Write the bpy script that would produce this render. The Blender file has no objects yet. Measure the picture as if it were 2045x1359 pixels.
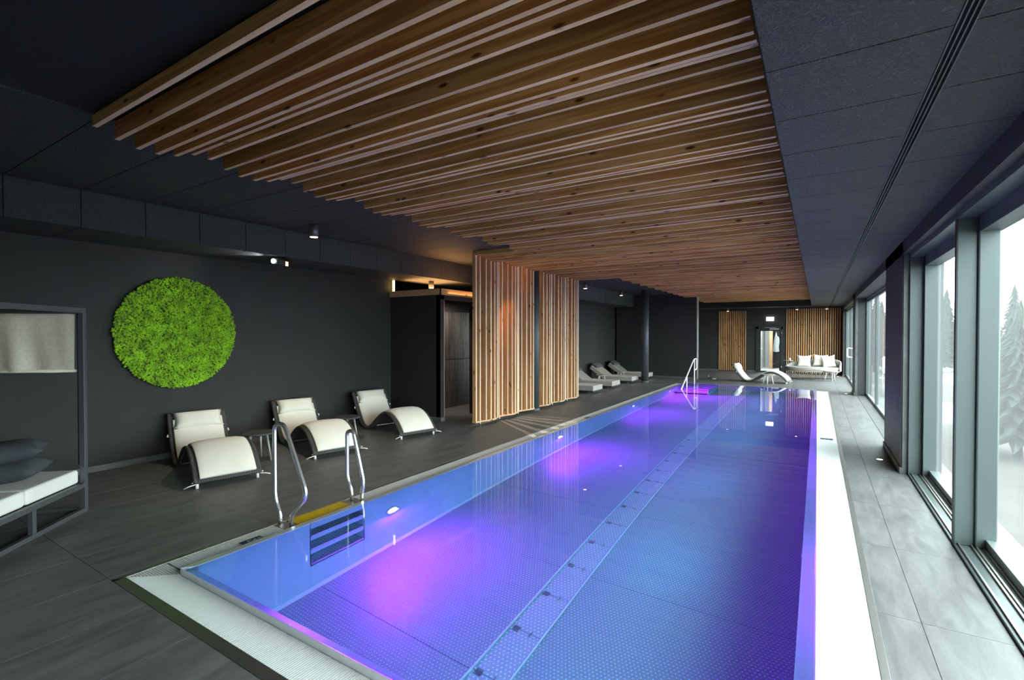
import bpy, bmesh, math, random
from mathutils import Vector, Matrix
random.seed(7)
PI = math.pi
sc = bpy.context.scene
C = sc.collection

# ---------------------------------------------------------------- camera, world, exposure
F_PX, W_PX = 970.0, 2045.0
YAW, PITCH, EYE = math.radians(32.14), math.atan((679.5 - 666.6) / 970.0), 1.7
cd = bpy.data.cameras.new('camera'); cam = bpy.data.objects.new('camera', cd); C.objects.link(cam)
cd.sensor_width = 36.0; cd.sensor_fit = 'HORIZONTAL'; cd.lens = F_PX / W_PX * 36.0
cd.clip_start = 0.05; cd.clip_end = 1000
cam.location = (0, 0, EYE); cam.rotation_euler = (PI / 2 - PITCH, 0, YAW)
sc.camera = cam

SKY = 15.0
w = bpy.data.worlds.new('overcast_sky'); sc.world = w; w.use_nodes = True
bg = w.node_tree.nodes['Background']
bg.inputs['Color'].default_value = (0.90, 0.975, 1.0, 1); bg.inputs['Strength'].default_value = SKY
sc.view_settings.view_transform = 'Standard'; sc.view_settings.look = 'None'
sc.view_settings.exposure = 0.18; sc.view_settings.gamma = 1.0; sc.view_settings.use_curve_mapping = False
cy = sc.cycles
cy.use_denoising = True
try: cy.denoiser = 'OPENIMAGEDENOISE'
except Exception: pass
cy.max_bounces = 10; cy.diffuse_bounces = 4; cy.glossy_bounces = 5; cy.transmission_bounces = 8; cy.transparent_max_bounces = 12
cy.sample_clamp_indirect = 16.0; cy.caustics_refractive = True; cy.caustics_reflective = False; cy.blur_glossy = 0.6

def lamp(name, kind, loc, energy, color, target=None, parent=None, **kw):
    d = bpy.data.lights.new(name, kind); d.energy = energy; d.color = color
    for k, v in kw.items(): setattr(d, k, v)
    o = bpy.data.objects.new(name, d); C.objects.link(o); o.location = loc
    if target is not None:
        o.rotation_euler = (Vector(target) - Vector(loc)).to_track_quat('-Z', 'Y').to_euler()
    return o
# window portals: they only guide the sampling of the sky through the openings
for k, (y0, y1) in enumerate(((.15, 7.45), (9.25, 16.2), (17.2, 23.2))):
    p = lamp('window_portal', 'AREA', (1.35, (y0 + y1) / 2, 1.32), 1, (1, 1, 1), target=(-5, (y0 + y1) / 2, 1.32))
    p.data.shape = 'RECTANGLE'; p.data.size = y1 - y0; p.data.size_y = 2.7
    p.rotation_euler = (PI / 2, 0, PI / 2)
    p.data.cycles.is_portal = True

# ---------------------------------------------------------------- helpers
class MB:
    """collects shapes; build() links them as one mesh object"""
    def __init__(s): s.v = []; s.f = []; s.sm = []
    def add(s, vs, fs, smooth=False):
        n = len(s.v); s.v += [tuple(p) for p in vs]
        for f in fs: s.f.append(tuple(i + n for i in f)); s.sm.append(smooth)
        return s
    def box(s, x0, x1, y0, y1, z0, z1):
        v = [(x, y, z) for z in (z0, z1) for y in (y0, y1) for x in (x0, x1)]
        return s.add(v, [(0, 2, 3, 1), (4, 5, 7, 6), (0, 1, 5, 4), (2, 6, 7, 3), (0, 4, 6, 2), (1, 3, 7, 5)])
    def prism(s, pts, z0, z1):
        n = len(pts)
        v = [(x, y, z0) for x, y in pts] + [(x, y, z1) for x, y in pts]
        f = [tuple(range(n - 1, -1, -1)), tuple(range(n, 2 * n))] + [(i, (i + 1) % n, n + (i + 1) % n, n + i) for i in range(n)]
        return s.add(v, f)
    def hexa(s, p8):
        return s.add(p8, [(0, 2, 3, 1), (4, 5, 7, 6), (0, 1, 5, 4), (2, 6, 7, 3), (0, 4, 6, 2), (1, 3, 7, 5)])
    def tube(s, pts, r, seg=10, close_ends=True):
        pts = [Vector(p) for p in pts]; n = len(pts); rr = r if isinstance(r, (list, tuple)) else [r] * n
        base = len(s.v); ref = None
        for i, p in enumerate(pts):
            t = ((pts[min(i + 1, n - 1)] - p).normalized() + (p - pts[max(i - 1, 0)]).normalized())
            if t.length < 1e-6: t = Vector((0, 0, 1))
            t.normalize()
            if ref is None:
                ref = t.orthogonal().normalized()
            ref = (ref - t * ref.dot(t)).normalized(); b = t.cross(ref)
            for k in range(seg):
                a = 2 * PI * k / seg
                s.v.append(tuple(p + (ref * math.cos(a) + b * math.sin(a)) * rr[i]))
        for i in range(n - 1):
            for k in range(seg):
                a = base + i * seg + k; b2 = base + i * seg + (k + 1) % seg
                s.f.append((a, b2, b2 + seg, a + seg)); s.sm.append(True)
        if close_ends:
            s.f.append(tuple(base + k for k in range(seg - 1, -1, -1))); s.sm.append(False)
            s.f.append(tuple(base + (n - 1) * seg + k for k in range(seg))); s.sm.append(False)
        return s
    def lathe(s, prof, seg=24, c=(0, 0, 0)):
        base = len(s.v); n = len(prof)
        for r, z in prof:
            for k in range(seg):
                a = 2 * PI * k / seg; s.v.append((c[0] + r * math.cos(a), c[1] + r * math.sin(a), c[2] + z))
        for i in range(n - 1):
            for k in range(seg):
                a = base + i * seg + k; b = base + i * seg + (k + 1) % seg
                s.f.append((a, b, b + seg, a + seg)); s.sm.append(abs(prof[i][0] - prof[i + 1][0]) < 1e-4)
        s.f.append(tuple(base + k for k in range(seg - 1, -1, -1))); s.sm.append(False)
        s.f.append(tuple(base + (n - 1) * seg + k for k in range(seg))); s.sm.append(False)
        return s
    def sweep(s, prof, y0, y1, th, crown=0.0, ny=1):
        """profile = list of (a, z) in the XZ plane; a slab of thickness th above it, from y0 to y1"""
        n = len(prof); P = [Vector((a, 0, z)) for a, z in prof]; N = []
        for i in range(n):
            t = (P[min(i + 1, n - 1)] - P[max(i - 1, 0)]).normalized(); nn = Vector((-t.z, 0, t.x))
            if nn.z < 0: nn = -nn
            N.append(nn)
        base = len(s.v); row = 2 * (ny + 1)
        for i in range(n):
            for j in range(ny + 1):
                y = y0 + (y1 - y0) * j / ny; s.v.append((P[i].x, y, P[i].z))
            for j in range(ny + 1):
                y = y0 + (y1 - y0) * j / ny
                e = math.sin(PI * j / ny) ** 0.5 if ny > 1 else 1
                u = i / (n - 1); e2 = min(1, 6 * min(u, 1 - u) + .25) if crown else 1
                q = P[i] + N[i] * (th * ((1 - crown) + crown * e * e2)); s.v.append((q.x, y, q.z))
        m = ny + 1
        for i in range(n - 1):
            a = base + i * row; b = a + row
            for j in range(ny):
                s.f.append((a + j, a + j + 1, b + j + 1, b + j)); s.sm.append(True)
                s.f.append((a + m + j, b + m + j, b + m + j + 1, a + m + j + 1)); s.sm.append(True)
            s.f.append((a, b, b + m, a + m)); s.sm.append(False)
            s.f.append((a + ny, a + m + ny, b + m + ny, b + ny)); s.sm.append(False)
        for i in (0, n - 1):
            a = base + i * row
            s.f.append(tuple([a + j for j in range(m)] + [a + m + j for j in range(m - 1, -1, -1)])); s.sm.append(False)
        return s
    def mesh(s, name):
        me = bpy.data.meshes.new(name); me.from_pydata(s.v, [], s.f)
        bm = bmesh.new(); bm.from_mesh(me); bmesh.ops.recalc_face_normals(bm, faces=bm.faces); bm.to_mesh(me); bm.free()
        me.polygons.foreach_set('use_smooth', s.sm); me.update(); return me
    def build(s, name, mat, parent=None, bevel=0, bseg=2, subsurf=0):
        o = link(name, s.mesh(name), mat, parent)
        if bevel:
            m = o.modifiers.new('bevel', 'BEVEL'); m.width = bevel; m.segments = bseg; m.limit_method = 'ANGLE'; m.angle_limit = math.radians(40)
        if subsurf:
            m = o.modifiers.new('subsurf', 'SUBSURF'); m.levels = subsurf; m.render_levels = subsurf
        return o
def link(name, me, mat, parent=None):
    o = bpy.data.objects.new(name, me); C.objects.link(o)
    if mat is not None and not me.materials: me.materials.append(mat)
    if parent is not None: o.parent = parent
    return o
def empty(name, loc=(0, 0, 0), rz=0.0):
    o = bpy.data.objects.new(name, None); C.objects.link(o); o.location = loc; o.rotation_euler = (0, 0, rz); o.empty_display_size = .1; return o
def tag(o, label=None, cat=None, group=None, kind=None):
    if label: o['label'] = label
    if cat: o['category'] = cat
    if group: o['group'] = group
    if kind: o['kind'] = kind
    return o
def copy_tree(o, parent=None):
    c = o.copy(); C.objects.link(c); c.parent = parent
    for ch in list(o.children): copy_tree(ch, c)
    return c
def thing(name, label, cat, loc=(0, 0, 0), rz=0.0, group=None):
    return tag(empty(name, loc, rz), label, cat, group)
def arc(pts, r=.05, n=5):
    """round the corners of a polyline"""
    P = [Vector(p) for p in pts]; out = [P[0]]
    for i in range(1, len(P) - 1):
        a, b, c = P[i - 1], P[i], P[i + 1]
        d1 = (a - b); d2 = (c - b); k = min(r, d1.length * .45, d2.length * .45)
        p1 = b + d1.normalized() * k; p2 = b + d2.normalized() * k
        for j in range(n + 1):
            t = j / n; out.append(p1 * (1 - t) ** 2 + b * 2 * t * (1 - t) + p2 * t * t)
    out.append(P[-1]); return out

# ---------------------------------------------------------------- materials
def new_mat(name):
    m = bpy.data.materials.new(name); m.use_nodes = True
    nt = m.node_tree; return m, nt, nt.nodes['Principled BSDF']
def N(nt, t, **kw):
    n = nt.nodes.new(t)
    for k, v in kw.items(): setattr(n, k, v)
    return n
def plain(name, col, rough=.6, metal=0.0, noise=0.0, nscale=8.0, bump=0.0, bscale=60.0, spec=.5, sheen=0.0, stretch=None):
    m, nt, b = new_mat(name)
    b.inputs['Base Color'].default_value = (*col, 1); b.inputs['Roughness'].default_value = rough; b.inputs['Metallic'].default_value = metal
    b.inputs['Specular IOR Level'].default_value = spec
    if sheen: b.inputs['Sheen Weight'].default_value = sheen
    tc = N(nt, 'ShaderNodeTexCoord'); src = tc.outputs['Object']
    if stretch:
        mp = N(nt, 'ShaderNodeMapping'); mp.inputs['Scale'].default_value = stretch; nt.links.new(src, mp.inputs['Vector']); src = mp.outputs['Vector']
    if noise:
        n = N(nt, 'ShaderNodeTexNoise'); n.inputs['Scale'].default_value = nscale; n.inputs['Detail'].default_value = 6
        nt.links.new(src, n.inputs['Vector'])
        r = N(nt, 'ShaderNodeValToRGB'); r.color_ramp.elements[0].position = .3; r.color_ramp.elements[1].position = .72
        r.color_ramp.elements[0].color = (*[c * (1 - noise) for c in col], 1); r.color_ramp.elements[1].color = (*[min(1, c * (1 + noise)) for c in col], 1)
        nt.links.new(n.outputs['Fac'], r.inputs['Fac']); nt.links.new(r.outputs['Color'], b.inputs['Base Color'])
    if bump:
        n2 = N(nt, 'ShaderNodeTexNoise'); n2.inputs['Scale'].default_value = bscale; n2.inputs['Detail'].default_value = 3
        nt.links.new(src, n2.inputs['Vector'])
        bp = N(nt, 'ShaderNodeBump'); bp.inputs['Strength'].default_value = bump; bp.inputs['Distance'].default_value = .01
        nt.links.new(n2.outputs['Fac'], bp.inputs['Height']); nt.links.new(bp.outputs['Normal'], b.inputs['Normal'])
    return m
def emit(name, col, strength):
    m, nt, b = new_mat(name)
    b.inputs['Base Color'].default_value = (*col, 1); b.inputs['Emission Color'].default_value = (*col, 1); b.inputs['Emission Strength'].default_value = strength
    return m
def wood(name, c1, c2, axis, rough=.55):
    """larch with long grain along the axis, knots, each board shifted by its own random value"""
    m, nt, b = new_mat(name); L = nt.links
    tc = N(nt, 'ShaderNodeTexCoord'); oi = N(nt, 'ShaderNodeObjectInfo')
    mul = N(nt, 'ShaderNodeVectorMath', operation='SCALE'); mul.inputs['Scale'].default_value = 37.0
    comb = N(nt, 'ShaderNodeCombineXYZ')
    for k in range(3): L.new(oi.outputs['Random'], comb.inputs[k])
    L.new(comb.outputs[0], mul.inputs[0])
    add = N(nt, 'ShaderNodeVectorMath', operation='ADD'); L.new(tc.outputs['Object'], add.inputs[0]); L.new(mul.outputs[0], add.inputs[1])
    mp = N(nt, 'ShaderNodeMapping'); s = [14.0, 14.0, 14.0]; s[axis] = .7; mp.inputs['Scale'].default_value = s
    L.new(add.outputs[0], mp.inputs['Vector'])
    n1 = N(nt, 'ShaderNodeTexNoise'); n1.inputs['Scale'].default_value = 1.0; n1.inputs['Detail'].default_value = 2; L.new(mp.outputs[0], n1.inputs['Vector'])
    # rings: sin of distorted height
    mr = N(nt, 'ShaderNodeMath', operation='MULTIPLY'); mr.inputs[1].default_value = 26.0; L.new(n1.outputs['Fac'], mr.inputs[0])
    sn = N(nt, 'ShaderNodeMath', operation='SINE'); L.new(mr.outputs[0], sn.inputs[0])
    mr2 = N(nt, 'ShaderNodeMapRange'); mr2.inputs['From Min'].default_value = -1; mr2.inputs['From Max'].default_value = 1; L.new(sn.outputs[0], mr2.inputs['Value'])
    rp = N(nt, 'ShaderNodeValToRGB'); rp.color_ramp.elements[0].color = (*c1, 1); rp.color_ramp.elements[1].color = (*c2, 1); rp.color_ramp.elements[0].position = .1
    L.new(mr2.outputs[0], rp.inputs['Fac'])
    # knots
    mk = N(nt, 'ShaderNodeMapping'); s = [9.0, 9.0, 9.0]; s[axis] = 3.2; mk.inputs['Scale'].default_value = s; L.new(add.outputs[0], mk.inputs['Vector'])
    vo = N(nt, 'ShaderNodeTexVoronoi'); vo.inputs['Scale'].default_value = 1.0; vo.inputs['Randomness'].default_value = 1.0; L.new(mk.outputs[0], vo.inputs['Vector'])
    kn = N(nt, 'ShaderNodeMapRange'); kn.inputs['From Min'].default_value = .075; kn.inputs['From Max'].default_value = .15; L.new(vo.outputs['Distance'], kn.inputs['Value'])
    mx = N(nt, 'ShaderNodeMix', data_type='RGBA'); mx.inputs['A'].default_value = (c1[0] * .22, c1[1] * .18, c1[2] * .15, 1)
    L.new(kn.outputs[0], mx.inputs['Factor']); L.new(rp.outputs['Color'], mx.inputs['B'])
    # per-board tone
    hv = N(nt, 'ShaderNodeHueSaturation'); tone = N(nt, 'ShaderNodeMapRange'); tone.inputs['To Min'].default_value = .8; tone.inputs['To Max'].default_value = 1.15
    L.new(oi.outputs['Random'], tone.inputs['Value']); L.new(tone.outputs[0], hv.inputs['Value']); L.new(mx.outputs['Result'], hv.inputs['Color'])
    L.new(hv.outputs['Color'], b.inputs['Base Color'])
    b.inputs['Roughness'].default_value = rough; b.inputs['Specular IOR Level'].default_value = .3
    return m
def tile_mat():
    m, nt, b = new_mat('slate_tile'); L = nt.links
    tc = N(nt, 'ShaderNodeTexCoord'); oi = N(nt, 'ShaderNodeObjectInfo')
    comb = N(nt, 'ShaderNodeCombineXYZ')
    for k in range(3): L.new(oi.outputs['Random'], comb.inputs[k])
    mul = N(nt, 'ShaderNodeVectorMath', operation='SCALE'); mul.inputs['Scale'].default_value = 23.0; L.new(comb.outputs[0], mul.inputs[0])
    add = N(nt, 'ShaderNodeVectorMath', operation='ADD'); L.new(tc.outputs['Object'], add.inputs[0]); L.new(mul.outputs[0], add.inputs[1])
    mp = N(nt, 'ShaderNodeMapping'); mp.inputs['Scale'].default_value = (7.0, 1.6, 3.0); L.new(add.outputs[0], mp.inputs['Vector'])
    n1 = N(nt, 'ShaderNodeTexNoise'); n1.inputs['Scale'].default_value = 1.5; n1.inputs['Detail'].default_value = 8; n1.inputs['Roughness'].default_value = .65; n1.inputs['Distortion'].default_value = .6
    L.new(mp.outputs[0], n1.inputs['Vector'])
    rp = N(nt, 'ShaderNodeValToRGB'); e = rp.color_ramp.elements
    e[0].position = .28; e[0].color = (.085, .085, .087, 1); e[1].position = .75; e[1].color = (.195, .193, .190, 1)
    L.new(n1.outputs['Fac'], rp.inputs['Fac']); L.new(rp.outputs['Color'], b.inputs['Base Color'])
    rr = N(nt, 'ShaderNodeMapRange'); rr.inputs['To Min'].default_value = .38; rr.inputs['To Max'].default_value = .58; L.new(n1.outputs['Fac'], rr.inputs['Value']); L.new(rr.outputs[0], b.inputs['Roughness'])
    bp = N(nt, 'ShaderNodeBump'); bp.inputs['Strength'].default_value = .15; bp.inputs['Distance'].default_value = .004; L.new(n1.outputs['Fac'], bp.inputs['Height']); L.new(bp.outputs[0], b.inputs['Normal'])
    return m
def woolpanel():
    m, nt, b = new_mat('black_wood_wool'); L = nt.links
    tc = N(nt, 'ShaderNodeTexCoord')
    n0 = N(nt, 'ShaderNodeTexNoise'); n0.inputs['Scale'].default_value = 9; n0.inputs['Detail'].default_value = 2; L.new(tc.outputs['Object'], n0.inputs['Vector'])
    mixv = N(nt, 'ShaderNodeMix', data_type='VECTOR'); mixv.inputs['Factor'].default_value = .12; L.new(tc.outputs['Object'], mixv.inputs['A']); L.new(n0.outputs['Color'], mixv.inputs['B'])
    vo = N(nt, 'ShaderNodeTexVoronoi', feature='DISTANCE_TO_EDGE'); vo.inputs['Scale'].default_value = 60; L.new(mixv.outputs['Result'], vo.inputs['Vector'])
    mr = N(nt, 'ShaderNodeMapRange'); mr.inputs['From Min'].default_value = .0; mr.inputs['From Max'].default_value = .12; mr.inputs['To Min'].default_value = 1; mr.inputs['To Max'].default_value = 0
    L.new(vo.outputs['Distance'], mr.inputs['Value'])
    rp = N(nt, 'ShaderNodeValToRGB'); rp.color_ramp.elements[0].color = (.024, .025, .027, 1); rp.color_ramp.elements[1].color = (.075, .077, .079, 1)
    L.new(mr.outputs[0], rp.inputs['Fac']); L.new(rp.outputs['Color'], b.inputs['Base Color'])
    bp = N(nt, 'ShaderNodeBump'); bp.inputs['Strength'].default_value = .5; bp.inputs['Distance'].default_value = .006; L.new(mr.outputs[0], bp.inputs['Height']); L.new(bp.outputs[0], b.inputs['Normal'])
    b.inputs['Roughness'].default_value = .7; b.inputs['Specular IOR Level'].default_value = .55
    return m
def studded(name, col, pitch=.03):
    """steel sheet with rows of round studs"""
    m, nt, b = new_mat(name); L = nt.links
    geo = N(nt, 'ShaderNodeNewGeometry'); sp = N(nt, 'ShaderNodeSeparateXYZ'); L.new(geo.outputs['Position'], sp.inputs[0])
    def M(op, a, c=None):
        n = N(nt, 'ShaderNodeMath', operation=op)
        for i, q in enumerate((a, c)):
            if q is None: continue
            if isinstance(q, (int, float)): n.inputs[i].default_value = q
            else: L.new(q, n.inputs[i])
        return n.outputs[0]
    yy = M('DIVIDE', sp.outputs['Y'], pitch); row = M('FLOOR', yy); odd = M('MODULO', M('ABSOLUTE', row), 2.0)
    xx = M('ADD', M('DIVIDE', sp.outputs['X'], pitch), M('MULTIPLY', odd, .5))
    fx = M('SUBTRACT', M('FRACT', xx), .5); fy = M('SUBTRACT', M('FRACT', yy), .5)
    d = M('SQRT', M('ADD', M('MULTIPLY', fx, fx), M('MULTIPLY', fy, fy)))
    mr = N(nt, 'ShaderNodeMapRange', interpolation_type='SMOOTHSTEP'); mr.inputs['From Min'].default_value = .12; mr.inputs['From Max'].default_value = .26; mr.inputs['To Min'].default_value = 1; mr.inputs['To Max'].default_value = 0
    L.new(d, mr.inputs['Value'])
    rp = N(nt, 'ShaderNodeValToRGB'); rp.color_ramp.elements[0].color = (*col, 1); rp.color_ramp.elements[1].color = (*[min(1, c * 2.0) for c in col], 1)  # specular glint of the studs put into the base colour as a paler tone
    L.new(mr.outputs[0], rp.inputs['Fac']); L.new(rp.outputs['Color'], b.inputs['Base Color'])
    bp = N(nt, 'ShaderNodeBump'); bp.inputs['Strength'].default_value = .6; bp.inputs['Distance'].default_value = .006; L.new(mr.outputs[0], bp.inputs['Height']); L.new(bp.outputs[0], b.inputs['Normal'])
    b.inputs['Roughness'].default_value = .35; b.inputs['Metallic'].default_value = .1
    return m
def water_mat():
    m = bpy.data.materials.new('pool_water'); m.use_nodes = True; nt = m.node_tree; L = nt.links
    nt.nodes.remove(nt.nodes['Principled BSDF']); out = nt.nodes['Material Output']
    tc = N(nt, 'ShaderNodeTexCoord'); n = N(nt, 'ShaderNodeTexNoise'); n.inputs['Scale'].default_value = 1.3; n.inputs['Detail'].default_value = 1; L.new(tc.outputs['Object'], n.inputs['Vector'])
    bp = N(nt, 'ShaderNodeBump'); bp.inputs['Strength'].default_value = .012; bp.inputs['Distance'].default_value = .05; L.new(n.outputs['Fac'], bp.inputs['Height'])
    rf = N(nt, 'ShaderNodeBsdfRefraction'); rf.inputs['IOR'].default_value = 1.333; rf.inputs['Roughness'].default_value = 0; rf.inputs['Color'].default_value = (.60, .92, 1.0, 1)
    gl = N(nt, 'ShaderNodeBsdfGlossy'); gl.inputs['Roughness'].default_value = 0.0
    fr = N(nt, 'ShaderNodeFresnel'); fr.inputs['IOR'].default_value = 1.333
    mx = N(nt, 'ShaderNodeMixShader')
    for q in (rf, gl, fr): L.new(bp.outputs[0], q.inputs['Normal'])
    L.new(fr.outputs[0], mx.inputs[0]); L.new(rf.outputs[0], mx.inputs[1]); L.new(gl.outputs[0], mx.inputs[2]); L.new(mx.outputs[0], out.inputs['Surface'])
    return m
def glass_mat(name, tint=(.90, .95, .94), ior=1.5, veil=0.0):
    m = bpy.data.materials.new(name); m.use_nodes = True; nt = m.node_tree; L = nt.links
    nt.nodes.remove(nt.nodes['Principled BSDF']); out = nt.nodes['Material Output']
    tr = N(nt, 'ShaderNodeBsdfTransparent'); tr.inputs['Color'].default_value = (*tint, 1)
    gl = N(nt, 'ShaderNodeBsdfGlossy'); gl.inputs['Roughness'].default_value = 0.0
    fr = N(nt, 'ShaderNodeFresnel'); geo = N(nt, 'ShaderNodeNewGeometry')      # thin sheet: the same index on both of its faces
    mr = N(nt, 'ShaderNodeMapRange'); mr.inputs['To Min'].default_value = ior; mr.inputs['To Max'].default_value = 1 / ior
    L.new(geo.outputs['Backfacing'], mr.inputs['Value']); L.new(mr.outputs[0], fr.inputs['IOR'])
    mx = N(nt, 'ShaderNodeMixShader'); L.new(fr.outputs[0], mx.inputs[0]); L.new(tr.outputs[0], mx.inputs[1]); L.new(gl.outputs[0], mx.inputs[2]); 
    if veil:      # pale veil mixed into the pane, imitating the hazy washed-out view outside
        tl = N(nt, 'ShaderNodeBsdfTranslucent'); tl.inputs['Color'].default_value = (.95, .97, .97, 1)
        m2 = N(nt, 'ShaderNodeMixShader'); m2.inputs[0].default_value = veil; L.new(mx.outputs[0], m2.inputs[1]); L.new(tl.outputs[0], m2.inputs[2]); mx = m2
    L.new(mx.outputs[0], out.inputs['Surface'])
    return m
def weave(name, c1, c2, scale=70, rough=.6, bump=.6):
    m, nt, b = new_mat(name); L = nt.links
    tc = N(nt, 'ShaderNodeTexCoord'); ch = N(nt, 'ShaderNodeTexChecker'); ch.inputs['Scale'].default_value = scale
    ch.inputs['Color1'].default_value = (*c1, 1); ch.inputs['Color2'].default_value = (*c2, 1); L.new(tc.outputs['Object'], ch.inputs['Vector'])
    L.new(ch.outputs['Color'], b.inputs['Base Color']); bp = N(nt, 'ShaderNodeBump'); bp.inputs['Strength'].default_value = bump; bp.inputs['Distance'].default_value = .004
    L.new(ch.outputs['Fac'], bp.inputs['Height']); L.new(bp.outputs[0], b.inputs['Normal']); b.inputs['Roughness'].default_value = rough
    return m

M = {}
M['wall'] = plain('charcoal_wall', (.0222, .0212, .0208), .75, noise=.12, nscale=2.5, bump=.1, bscale=90)
M['base'] = plain('grey_baseboard', (.10, .10, .10), .5, noise=.25, nscale=7)
M['grout'] = plain('light_grout', (.27, .27, .27), .8)
M['tile'] = tile_mat()
M['wool'] = woolpanel()
M['black'] = plain('black_void', (.012, .012, .013), .9)
M['wood_x'] = wood('larch_ceiling', (.58, .285, .085), (.80, .455, .165), 0)
M['lit_edge_x'] = wood('larch_lit_edge', (.82, .52, .27), (.88, .60, .34), 0)  # light on the slat undersides put into the colour
M['lit_edge_z'] = wood('larch_lit_edge_upright', (.82, .64, .43), (.88, .72, .52), 2)  # light on the board fronts put into the colour
M['wood_z'] = wood('larch_screen', (.56, .27, .105), (.70, .385, .175), 2)
M['wood_rail'] = wood('larch_rail', (.58, .34, .17), (.68, .43, .24), 1)
M['steel'] = plain('brushed_steel', (.42, .40, .38), .42, 1.0, bump=.03, bscale=200)
M['steel_soft'] = plain('satin_steel', (.60, .62, .63), .38, 1.0)
M['lip'] = plain('pool_lip_steel', (.74, .76, .78), .28, .65)
M['chrome'] = plain('polished_steel', (.80, .80, .81), .2, .9)
M['poolwall'] = plain('pool_steel_wall', (.76, .86, .90), .45, 0.0, noise=.05, nscale=3)
M['poolfloor'] = studded('pool_steel_studs', (.34, .40, .46))
M['grating'] = plain('white_plastic', (.86, .87, .87), .4)
M['yellow'] = plain('yellow_plastic', (.80, .56, .0), .4)
M['water'] = water_mat()
M['glass'] = glass_mat('window_glass', veil=.025)
M['door_glass'] = glass_mat('door_glass')
M['frame'] = plain('grey_window_frame', (.095, .118, .118), .35, .2)
M['frame_dark'] = plain('dark_trim_and_shade', (.02, .025, .026), .5)
M['sill'] = plain('sill_metal', (.30, .34, .34), .3, .6)
M['pier'] = plain('dark_pier', (.03, .03, .034), .55, bump=.05)
M['column'] = plain('column_paint', (.055, .062, .066), .5)
M['cream'] = plain('cream_fabric', (.82, .77, .67), .85, noise=.05, nscale=5, bump=.15, bscale=130, sheen=.2)
M['rattan'] = weave('dark_rattan', (.030, .028, .026), (.085, .08, .075), 75)
M['rattan_pale'] = weave('pale_rattan', (.30, .29, .27), (.42, .40, .37), 75)
M['whiteplastic'] = plain('white_foot', (.8, .78, .76), .4)
M['tabletop'] = plain('dark_table_top', (.07, .072, .072), .55)
M['leg_pale'] = plain('pale_table_leg', (.42, .41, .38), .45, .3)
M['bedframe'] = plain('anthracite_aluminium', (.10, .105, .11), .4, .35)
M['mattress'] = plain('white_mattress', (.78, .76, .73), .85, noise=.04, nscale=4, bump=.1, bscale=120)
M['canvas'] = plain('beige_canvas', (.84, .75, .61), .85, noise=.08, nscale=40, bump=.3, bscale=160)
M['pillow'] = plain('charcoal_pillow', (.055, .062, .072), .85, noise=.35, nscale=90, bump=.25, bscale=200, stretch=(1, 6, 1))
M['taupe'] = plain('taupe_mattress', (.36, .33, .31), .85, noise=.06, nscale=10)
M['taupe_dark'] = plain('dark_headrest', (.075, .07, .072), .8)
M['moss'] = plain('green_moss', (.24, .47, .013), .8, noise=.5, nscale=10, bump=.4, bscale=70)
M['board_dark'] = wood('dark_oak_panel', (.05, .045, .042), (.10, .09, .085), 2, .3)
M['white_wall'] = plain('white_plaster', (.7, .72, .72), .7)
M['spot_body'] = plain('grey_spot_body', (.16, .16, .165), .4, .4)
M['snow'] = None

# ---------------------------------------------------------------- large structure
ZC, ZS, ZB = 3.2, 2.82, 2.81           # main ceiling, low soffit, bulkhead underside
XL, XR, YF = -7.5, 0.87, 23.9
PX0, PX1, PY0, PY1 = -4.10, 0.32, 1.345, 17.0      # outer edge of the overflow channel
# floor slabs around the pool, then the tiles
m = MB(); Zs = -.006
m.box(-9, 1.4, -3, PY0, -.3, Zs).box(-9, 1.4, PY1, 28, -.3, Zs).box(-9, PX0, PY0, PY1, -.3, Zs).box(PX1, 1.4, PY0, PY1, -.3, Zs)
floor = tag(m.build('floor', M['grout']), kind='structure')
xs = [-3.55 + .583 * k for k in range(-9, 9)]; ys = [1.345 + 1.165 * k for k in range(-2, 21)]
g = .0016
regions = [(-7.5, .93, -1.2, PY0), (-7.5, PX0, PY0, 7.2), (-7.15, PX0, 7.2, PY1), (PX1, .93, PY0, PY1), (-7.15, .93, PY1, 23.9)]
tile_mesh = {}
for i in range(len(xs) - 1):
    for j in range(len(ys) - 1):
        for rx0, rx1, ry0, ry1 in regions:
            x0, x1 = max(xs[i], rx0), min(xs[i + 1], rx1); y0, y1 = max(ys[j], ry0), min(ys[j + 1], ry1)
            if x1 - x0 < .03 or y1 - y0 < .03: continue
            key = (round(x1 - x0, 3), round(y1 - y0, 3))
            if key not in tile_mesh:
                a, b2 = key[0] / 2 - g, key[1] / 2 - g
                tile_mesh[key] = MB().box(-a, a, -b2, b2, -.012, 0).mesh('tile')
            t = link('tile', tile_mesh[key], M['tile'], floor); t.location = ((x0 + x1) / 2, (y0 + y1) / 2, 0)

# ceiling: black slab, wood-wool panels, bulkhead on the left, low soffit on the right
ceiling = tag(MB().box(-9, 1.4, -3, 28, ZC + .012, ZC + .3).build('ceiling', M['black']), kind='structure')
gp = .004; PW = .575
def panel(parent, x0, x1, y0, y1, z0, z1):
    k = (round(x1 - x0, 3), round(y1 - y0, 3), round(z1 - z0, 3))
    if k not in panel_mesh: panel_mesh[k] = MB().box(-k[0] / 2, k[0] / 2, -k[1] / 2, k[1] / 2, -k[2] / 2, k[2] / 2).mesh('panel')
    o = link('panel', panel_mesh[k], M['wool'], parent); o.location = ((x0 + x1) / 2, (y0 + y1) / 2, (z0 + z1) / 2); return o
panel_mesh = {}
yb = [1.915 + PW * k for k in range(-5, 38)]
for y in yb:
    panel(ceiling, -6.50, -4.20, y + gp, y + PW - gp, ZC, ZC + .012)
bulk = MB().box(-7.6, -6.53, -3, 10.0, ZB + .012, ZC + .01).box(-7.6, -6.12, 10.0, 18.95, 2.752, ZC + .01).build('bulkhead', M['black'], ceiling)
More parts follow.
